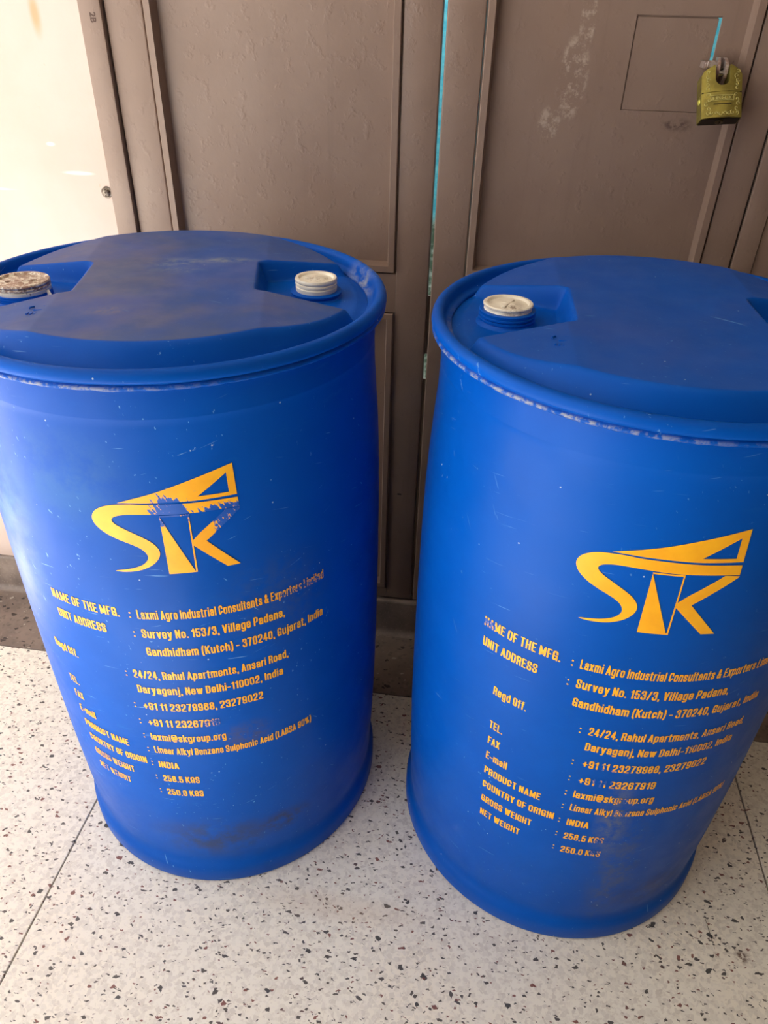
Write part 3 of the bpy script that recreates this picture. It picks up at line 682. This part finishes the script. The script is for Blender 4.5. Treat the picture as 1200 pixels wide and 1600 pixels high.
LOGO = [([(-0.07523, 0.67306), (-0.0731, 0.67293), (-0.07, 0.67276), (-0.06652, 0.67279), (-0.06269, 0.67309), (-0.05848, 0.67356), (-0.05433, 0.67422), (-0.05036, 0.67509), (-0.04644, 0.67616), (-0.04268, 0.67745), (-0.03906, 0.67902), (-0.0356, 0.6808), (-0.03245, 0.68265), (-0.0297, 0.68459), (-0.02727, 0.68664), (-0.02512, 0.68883), (-0.0232, 0.69124), (-0.02157, 0.6938), (-0.02035, 0.69629), (-0.01959, 0.69868), (-0.01924, 0.70101), (-0.01928, 0.70331), (-0.0197, 0.70556), (-0.02052, 0.70776), (-0.0217, 0.70998), (-0.02328, 0.71224), (-0.02522, 0.71449), (-0.02751, 0.71671), (-0.03015, 0.71882), (-0.03313, 0.72087), (-0.0364, 0.72297), (-0.04003, 0.72516), (-0.04396, 0.72737), (-0.04788, 0.72957), (-0.05193, 0.73182), (-0.05598, 0.73405), (-0.05937, 0.73599), (-0.06179, 0.73753), (-0.06356, 0.73883), (-0.06498, 0.74009), (-0.06617, 0.74133), (-0.06702, 0.74254), (-0.06743, 0.74374), (-0.06736, 0.74498), (-0.06686, 0.74621), (-0.06593, 0.74736), (-0.06464, 0.74838), (-0.06292, 0.74932), (-0.06054, 0.75022), (-0.05739, 0.7511), (-0.05359, 0.75191), (-0.04921, 0.75253), (-0.04414, 0.75287), (-0.03849, 0.75298), (-0.03266, 0.75301), (-0.02677, 0.75297), (-0.02069, 0.75282), (-0.01442, 0.75265), (-0.00791, 0.75244), (-0.00118, 0.75219), (0.00553, 0.75201), (0.01218, 0.75199), (0.01883, 0.75204), (0.02553, 0.75209), (0.032, 0.75208), (0.03852, 0.75207), (0.04599, 0.75205), (0.05615, 0.75196), (0.06749, 0.75161), (0.07578, 0.75113), (0.07529, 0.76363), (0.06892, 0.76396), (0.06004, 0.76424), (0.05141, 0.76441), (0.0438, 0.76453), (0.03635, 0.7646), (0.02916, 0.76468), (0.0223, 0.76483), (0.01567, 0.76503), (0.00907, 0.7652), (0.00239, 0.76533), (-0.00426, 0.76542), (-0.0107, 0.76548), (-0.01696, 0.76548), (-0.02302, 0.76547), (-0.02874, 0.76547), (-0.03401, 0.76559), (-0.03893, 0.76577), (-0.04365, 0.7658), (-0.04865, 0.76556), (-0.05345, 0.76517), (-0.05679, 0.76486), (-0.05935, 0.76458), (-0.063, 0.76412), (-0.06664, 0.76348), (-0.06995, 0.76265), (-0.07323, 0.76165), (-0.07631, 0.76048), (-0.07916, 0.75915), (-0.08179, 0.75767), (-0.08412, 0.75602), (-0.08612, 0.75419), (-0.08781, 0.75219), (-0.08912, 0.75009), (-0.09003, 0.74788), (-0.09055, 0.74557), (-0.09061, 0.74323), (-0.09016, 0.74085), (-0.08925, 0.73841), (-0.08798, 0.73604), (-0.08637, 0.73378), (-0.0844, 0.73159), (-0.08211, 0.72946), (-0.07951, 0.72737), (-0.07659, 0.72532), (-0.07336, 0.72334), (-0.06974, 0.72141), (-0.06581, 0.71952), (-0.06181, 0.71769), (-0.05765, 0.71593), (-0.05342, 0.71422), (-0.04959, 0.71254), (-0.04633, 0.71095), (-0.04345, 0.70943), (-0.04095, 0.7078), (-0.03879, 0.70603), (-0.03699, 0.70418), (-0.03555, 0.70224), (-0.03444, 0.7002), (-0.03369, 0.69808), (-0.03343, 0.69598), (-0.03368, 0.69393), (-0.03441, 0.69191), (-0.03563, 0.68991), (-0.03733, 0.68787), (-0.03951, 0.68584), (-0.04222, 0.68395), (-0.0456, 0.6822), (-0.04952, 0.68056), (-0.05349, 0.67909), (-0.05745, 0.67786), (-0.06147, 0.67684), (-0.0653, 0.67591), (-0.06915, 0.67504), (-0.0728, 0.67428)], []),
 ([(-0.05755, 0.76689), (-0.05428, 0.76804), (-0.0496, 0.76962), (-0.04479, 0.77118), (-0.04023, 0.77257), (-0.03554, 0.77392), (-0.03087, 0.77528), (-0.02632, 0.77663), (-0.02179, 0.77799), (-0.01711, 0.77943), (-0.01226, 0.78093), (-0.00726, 0.78251), (-0.00194, 0.78422), (0.0036, 0.78604), (0.00948, 0.78798), (0.01622, 0.79019), (0.02417, 0.79267), (0.03305, 0.79532), (0.04243, 0.79808), (0.05346, 0.80136), (0.06517, 0.80461), (0.07364, 0.80669), (0.07508, 0.76748), (0.07013, 0.76756), (0.06312, 0.76756), (0.0558, 0.76753), (0.04844, 0.76749), (0.04077, 0.76737), (0.03356, 0.76727), (0.02722, 0.76724), (0.02127, 0.76729), (0.01517, 0.76738), (0.00865, 0.76752), (0.00197, 0.76768), (-0.00467, 0.76777), (-0.01134, 0.76775), (-0.01798, 0.76766), (-0.02427, 0.76756), (-0.02997, 0.76754), (-0.03532, 0.76755), (-0.04071, 0.76751), (-0.04691, 0.76736), (-0.05316, 0.76712)], [[(0.03148, 0.77219), (0.06561, 0.79646), (0.06636, 0.77209)]]),
 ([(-0.01329, 0.74976), (-0.01289, 0.67145), (0.01718, 0.6726)], []),
 ([(-0.0136, 0.75115), (0.01919, 0.75126), (0.01897, 0.74939), (-0.01284, 0.74921)], []),
 ([(0.01919, 0.75126), (0.01956, 0.67138), (0.01769, 0.67193), (0.01765, 0.74929)], []),
 ([(-0.01289, 0.67145), (0.01706, 0.67307), (0.01962, 0.67114), (-0.01275, 0.67075)], []),
 ([(0.06019, 0.75132), (0.07627, 0.75006), (0.07518, 0.74809), (0.03435, 0.71312), (0.06967, 0.67302), (0.05427, 0.67303), (0.0192, 0.7089), (0.01864, 0.71485), (0.02871, 0.7254)], [])]
LINES_A = [('NAME OF THE MFG.', -.1848, -.0836, .6005), (':', -.0712, -.0690, .6005), ('Laxmi Agro Industrial Consultants & Exporters Limited', -.0612, .1815, .6005),
    ('UNIT ADDRESS', -.1830, -.1073, .5690), (':', -.0710, -.0688, .5690), ('Survey No. 153/3, Village Padana,', -.0605, .1190, .5690),
    ('Gandhidham (Kutch) - 370240, Gujarat, India', -.0595, .1775, .5380)]
LINES_B = [('Regd Off.', -.1574, -.1108, .4990), (':', -.0441, -.0419, .4948), ('24/24, Rahul Apartments, Ansari Road,', -.0330, .1710, .4948),
    ('Daryaganj, New Delhi-110002, India', -.0323, .1615, .4662),
    ('TEL.', -.1554, -.1357, .4352), (':', -.0430, -.0408, .4340), ('+91 11 23279988, 23279022', -.0297, .1307, .4335),
    ('FAX', -.1543, -.1362, .4040), (':', -.0416, -.0394, .4010), ('+91 11 23267919', -.0290, .0688, .3998),
    ('E-mail', -.1536, -.1212, .3730), (':', -.0412, -.0390, .3705), ('laxmi@skgroup.org', -.0303, .0740, .3690),
    ('PRODUCT NAME', -.1526, -.0697, .3415), (':', -.0404, -.0382, .3400), ('Linear Alkyl Benzene Sulphonic Acid (LABSA 90%)', -.0299, .2010, .3400),
    ('COUNTRY OF ORIGIN', -.1520, -.0469, .3100), (':', -.0400, -.0378, .3080), ('INDIA', -.0288, .0007, .3060),
    ('GROSS WEIGHT', -.1507, -.0735, .2775), (':', -.0388, -.0366, .2760), ('258.5 KGS', -.0277, .0264, .2735),
    ('NET WEIGHT', -.1495, -.0866, .2450), (':', -.0380, -.0358, .2425), ('250.0 KGS', -.0268, .0282, .2400)]
M_yel_L = yellow('yellow_print_scratched', 1.3, [(.072, -.25, .757, .040, .2, .032, .69, 150), (.125, -.23, .748, .04, .2, .022, .70, 200), (.128, -.23, .7205, .014, .2, .0085, .50, 120), (.135, -.22, .728, .03, .2, .02, .66, 220), (.20, -.18, .60, .06, .2, .03, .78, 300), (.09, -.25, .405, .035, .2, .02, .74, 260), (-.1, -.24, .26, .1, .2, .16, .82, 260)])
M_yel_R = yellow('yellow_print_clean', 5.1, [(-.002, -.26, .42, .035, .2, .045, .76, 260), (.035, -.26, .36, .03, .2, .05, .77, 260), (.022, -.26, .265, .022, .2, .05, .74, 260), (.10, -.24, .49, .12, .2, .05, .84, 300), (-.165, -.2, .606, .02, .2, .02, .78, 200)])

def drum(label, loc, head_rot, mats, sA, sB, caps):
    mb, mr, mh, my = mats
    d = tag(empty('plastic_drum', loc), label, 'drum', 'blue plastic drums')
    link('drum_body', ME_body if not ME_body.materials else ME_body.copy(), None, d)
    o = d.children[0]; o.data.materials.clear(); o.data.materials.append(mb)
    link('rim', rim_mesh(loc[0]*9), mr, d)
    hm = ME_head if not ME_head.materials else ME_head.copy(); hm.materials.clear()
    h = link('head', hm, mh, d); h.rotation_euler = (0, 0, head_rot)
    for sgn, (rn, zt, rc, hc, gr, fl, cm, lab, rz) in zip((-1, 1), caps):
        nb = neck_mesh(rn, .907, zt, fl); n_ = from_bm('bung_neck', nb, M_neck, d, angle=40)
        n_.location = (sgn*BUNG*math.cos(head_rot), sgn*BUNG*math.sin(head_rot), 0)
        c_ = from_bm('bung_cap', cap_mesh(rc, hc, gr), cm, n_, angle=40); c_.location = (0, 0, zt); c_.rotation_euler = (0, 0, rz)
        c_['label'] = lab
    bm = poly_bm([([(s+sA, z) for s, z in o_], [[(s+sA, z) for s, z in hh] for hh in hs]) for o_, hs in LOGO]); wrap(bm, .0005)
    lg = from_bm('logo', bm, my, d, smooth=True); lg['label'] = 'yellow printed emblem of the letters S and K'
    for L_, sh in ((LINES_A, sA), (LINES_B, sB)):
        for txt, s0, s1, z in L_:
            bm = print_line(txt, s0+sh+(-.007 if txt.startswith('Regd') and sh > .01 else 0), s1+sh+(-.007 if txt.startswith('Regd') and sh > .01 else 0), z, bold=.00075 if len(txt) > 1 else .0004)
            wrap(bm, .0005); from_bm('printed_text', bm, my, d, smooth=True)
    # small moulded maker's arrow-ring on the head
    bm = bmesh.new()
    for a0 in (0.2, 2.3, 4.4):
        tube(bm, [(.010*math.cos(a0+k*.25), .007*math.sin(a0+k*.25), 0) for k in range(6)], [.0010]*5+[.0002], 6)
    for k in range(4): add_box(bm, -.007+k*.004, -.005+k*.004, -.020, -.015, -.0006, .0006)
    e_ = from_bm('moulded_mark', bm, mh, h); e_.location = (-.128, -.115, .9352); e_.rotation_euler = (0, 0, -.1)
    return d
wp = white_plastic('white_cap_plastic', .1); wpd = white_plastic('white_cap_dirty', .5); wpr = white_plastic('white_cap_rusty', .9)
dL = drum('blue plastic drum with scratched yellow emblem and dusty top, below the pale wall', (-.3905, .8738, 0), math.radians(14), (M_body_L, M_rim_L, M_head_L, M_yel_L), .0755, .0240,
     [(.0325, .9200, .0335, .0130, True, False, wpr, 'rust-stained white screw cap', .4), (.0290, .9165, .0268, .0165, True, True, wp, 'clean white screw cap', .2)])
dR = drum('blue plastic drum with unscratched bright yellow emblem, below the padlocked door', (.2135, .8727, 0), math.radians(1), (M_body_R, M_rim_R, M_head_R, M_yel_R), 0, 0,
     [(.0325, .9255, .0293, .0075, False, False, wpd, 'white plug with dirt at its edge', 1.2), (.0290, .9165, .0268, .0165, True, True, wp, 'clean white screw cap', 0)])

# broken seal tab by the rusty cap, lying in the pocket of the left drum
bm = bmesh.new()
tube(bm, [(.0335, -.002, .922), (.0365, -.004, .917), (.0390, -.007, .910), (.0400, -.010, .905)], [.0028, .0030, .0024, .0018], 8, .35)
nk = [c for c in dL.children if c.name.startswith('bung_neck')][0]
from_bm('seal_tab', bm, wpd, nk)

# ------------------------------------------------------------------ padlock and hasp
def brass():
    t = NT('brass_padlock'); co = t.coord()
    c = t.mix(t.ramp(t.noise(70, 4, .6, co), .35, .7), lin(156, 145, 70), lin(126, 115, 54))
    return t.set(c, t.ramp(t.noise(120, 4, .6, co), .3, .7, .30, .46), .65, t.bump(t.noise(300, 3, .6, co), .15, .0006))
M_br = brass(); M_br2 = plain('pale_brass', lin(196, 188, 118), .35, .6)
M_hasp = NT('painted_steel_hasp'); _c = M_hasp.mix(M_hasp.ramp(M_hasp.noise(110, 5, .7), .4, .62), lin(134, 108, 98), lin(176, 164, 158))
M_hasp = M_hasp.set(_c, .35, .35)
M_blk = plain('keyway_dark_metal', lin(34, 28, 20), .4, .6)
hp = tag(empty('hasp', (.2985, 1.256, 1.156)), 'two painted steel hasp loops bent through the padlock on the right door', 'hasp')
def loop(bm, x, tilt, thick, R_=.0165, y0=0):
    """one half-moon lug standing out from the door, with a hole for the shackle"""
    pts = []
    n = 18
    P = []
    for k in range(n+1):
        a = PI*k/n - PI/2; P.append((-math.cos(a)*R_*1.25, math.sin(a)*R_))       # (y, z)
    P = [(.012, -R_)] + P + [(.012, R_)]
    H = [(-.0095+.0050*math.cos(2*PI*k/14), .0050*math.sin(2*PI*k/14)) for k in range(14)]
    b2 = bmesh.new(); es = []
    for loop_ in (P, H):
        vv = [b2.verts.new((0, p[0], p[1])) for p in loop_]
        es += [b2.edges.new((vv[i], vv[(i+1) % len(vv)])) for i in range(len(vv))]
    bmesh.ops.triangle_fill(b2, edges=es, use_beauty=True)
    r = bmesh.ops.extrude_face_region(b2, geom=list(b2.faces))
    bmesh.ops.translate(b2, vec=(thick, 0, 0), verts=[v for v in r['geom'] if isinstance(v, bmesh.types.BMVert)])
    bmesh.ops.recalc_face_normals(b2, faces=b2.faces)
    mx = Matrix.Translation((x, y0, 0)) @ Matrix.Rotation(tilt, 4, 'Z')
    b2.transform(mx); me = bpy.data.meshes.new('x'); b2.to_mesh(me); b2.free(); bm.from_mesh(me); bpy.data.meshes.remove(me)
bm = bmesh.new(); loop(bm, -.0050, -.10, .0042); from_bm('lug', bm, M_hasp, hp)
bm = bmesh.new(); loop(bm, .0030, .06, .0042); from_bm('lug', bm, M_hasp, hp)
bm = bmesh.new()      # bent strip welded to the panel on the left
add_box(bm, -.020, -.0045, -.013, -.009, .004, .013, .0015, 2); add_box(bm, -.0225, -.018, -.012, .019, .003, .012, .0012, 2)
from_bm('bent_strip', bm, M_hasp, hp)

pk = tag(empty('padlock', (.2985, 1.2420, 1.1540)), 'ornate closed-shackle brass padlock hanging from the hasp on the right door', 'padlock')
_z = Vector((-.105, .50, .866)).normalized(); _x = Vector((math.cos(.04), math.sin(.04), 0)); _x = (_x - _x.dot(_z)*_z).normalized(); _y = _z.cross(_x)
pk.rotation_euler = Matrix((_x, _y, _z)).transposed().to_euler()
def arc(cx, cz, r, a0, a1, n): return [(cx+r*math.cos(a0+(a1-a0)*k/n), cz+r*math.sin(a0+(a1-a0)*k/n)) for k in range(n+1)]
W = .0272
def lock_outline(zlo, zhi_side, notch):
    pass
def extrude_profile(P, yf, yb, bulge, bev=.0012):
    """front and back faces from an outline in x, z; sides between them; bulge rounds the front across x"""
    bm = bmesh.new(); es = []
    vv = [bm.verts.new((p[0], 0, p[1])) for p in P]
    es = [bm.edges.new((vv[i], vv[(i+1) % len(vv)])) for i in range(len(vv))]
    bmesh.ops.triangle_fill(bm, edges=es, use_beauty=True)
    k = -.024
    while k < .0245:
        bmesh.ops.bisect_plane(bm, geom=list(bm.verts)+list(bm.edges)+list(bm.faces), plane_co=(k, 0, 0), plane_no=(1, 0, 0)); k += .004
    r = bmesh.ops.extrude_face_region(bm, geom=list(bm.faces))
    back = {v for v in r['geom'] if isinstance(v, bmesh.types.BMVert)}
    for v in bm.verts:
        t = bulge*(1-(v.co.x/W)**2) if abs(v.co.x) < W*.86 else bulge*(1-.86**2)*max(0, (W-abs(v.co.x))/(W*.14))
        v.co.y = (yb + t*.3) if v in back else (yf - t)
    return bm
# lower body
P1 = [(-W, -.064), (W, -.064), (W, -.030), (-W, -.030)]
bm = extrude_profile(P1, -.008, .011, .0045); from_bm('lock_body', bm, M_br, pk, angle=35)
# upper body with the two shoulders and the shackle notch
nr = .0098
P2 = [(-W, -.0293), (W, -.0293), (W, -.006), (W-.003, -.0005), (nr+.001, .0065), (nr, .0055)] + arc(0, -.0115, nr, 0, -PI, 12) + [(-nr, .0055), (-nr-.001, .0065), (-W+.003, -.0005), (-W, -.006)]
bm = extrude_profile(P2, -.008, .011, .0045); from_bm('shackle_guard', bm, M_br, pk, angle=35)
bm = bmesh.new(); add_box(bm, -W+.0008, W-.0008, -.0088, .0105, -.0305, -.0290); from_bm('seam', bm, M_blk, pk)
bm = bmesh.new()      # shackle bar across the notch, through both lugs
tube(bm, [(-nr-.003, 0.0, 0.000), (0, 0.0, 0.000), (nr+.003, 0.0, 0.000)], .0040, 14); from_bm('shackle', bm, plain('steel_shackle', lin(170, 165, 160), .25, .9), pk)
# keyway in the bottom face
bm = bmesh.new(); add_box(bm, -W+.0015, W-.0015, -.0085, .0100, -.0650, -.0639); from_bm('bottom_plate', bm, M_blk, pk)
bm = bmesh.new(); lathe(bm, [(.0001, -.0668), (.0048, -.0668), (.0056, -.0660), (.0056, -.0645)], 24); from_bm('key_cylinder', bm, plain('worn_cylinder', lin(90, 78, 50), .3, .8), pk)
bm = bmesh.new(); add_box(bm, -.0009, .0009, -.003, .003, -.0675, -.0664); from_bm('keyhole', bm, M_blk, pk)
bm = bmesh.new(); lathe(bm, [(.0001, -.0012), (.0032, -.001), (.0037, 0)], 18)
for v in bm.verts: v.co = Vector((v.co.z-W, v.co.x+.001, v.co.y-.0375))
from_bm('rivet', bm, plain('bright_brass_rivet', lin(240, 232, 110), .4, .3), pk)
def yfront(x): return -.008-.0045*(1-(x/W)**2) if abs(x) < W*.86 else -.0092
# relief: name plate and scrolls
bm = bmesh.new(); pts = [(-.0155, -.0345), (.0155, -.0345), (.0155, -.0415), (-.0155, -.0415)]
ring = []
for (a, b) in zip(pts, pts[1:]+pts[:1]):
    for k in range(6):
        t = k/6; x, z = a[0]+(b[0]-a[0])*t, a[1]+(b[1]-a[1])*t; ring.append((x, yfront(x)-.0002, z))
ring.append(ring[0]); tube(bm, ring, .00055, 6); from_bm('plate_border', bm, M_br2, pk)
me = text_mesh('KINGUX', .0078, .0002); xs_ = [v.co.x for v in me.vertices]; a, b = min(xs_), max(xs_)
bm = bmesh.new(); bm.from_mesh(me); bpy.data.meshes.remove(me)
for v in bm.verts:
    x = (v.co.x-a)/(b-a)*.026-.013; v.co = Vector((x, yfront(x)-.0004, -.0405+v.co.y*.95))
r = bmesh.ops.extrude_face_region(bm, geom=list(bm.faces)); bmesh.ops.translate(bm, vec=(0, .0006, 0), verts=[v for v in r['geom'] if isinstance(v, bmesh.types.BMVert)])
from_bm('embossed_name', bm, M_br2, pk)
bm = bmesh.new(); add_box(bm, -.012, .012, yfront(.004)-.0001, yfront(.004)+.001, -.0468, -.0458); from_bm('embossed_line', bm, M_blk, pk)
bm = bmesh.new(); rnd = random.Random(3)
spots = [(sx*(.0195+rnd.uniform(-.002, .002)), z) for sx in (-1, 1) for z in (-.003, -.0085, -.014, -.0195, -.025, -.034, -.040, -.046, -.052, -.058)]
spots += [(x, -.0595+abs(x)*.12) for x in (-.014, -.0085, -.003, .003, .0085, .014)]
for (sx, sz) in spots:
    a0 = rnd.uniform(0, 6); dr_ = rnd.choice((-1, 1)); R_ = rnd.uniform(.0024, .0034)
    P = []
    for k in range(11):
        a = a0+dr_*k*.55; q = R_*(1-k/13); x = sx+q*math.cos(a); P.append((x, yfront(x)-.0001, sz+q*math.sin(a)))
    tube(bm, P, [.0005]+[.0007]*9+[.0003], 5)
from_bm('scroll_relief', bm, M_br2, pk)
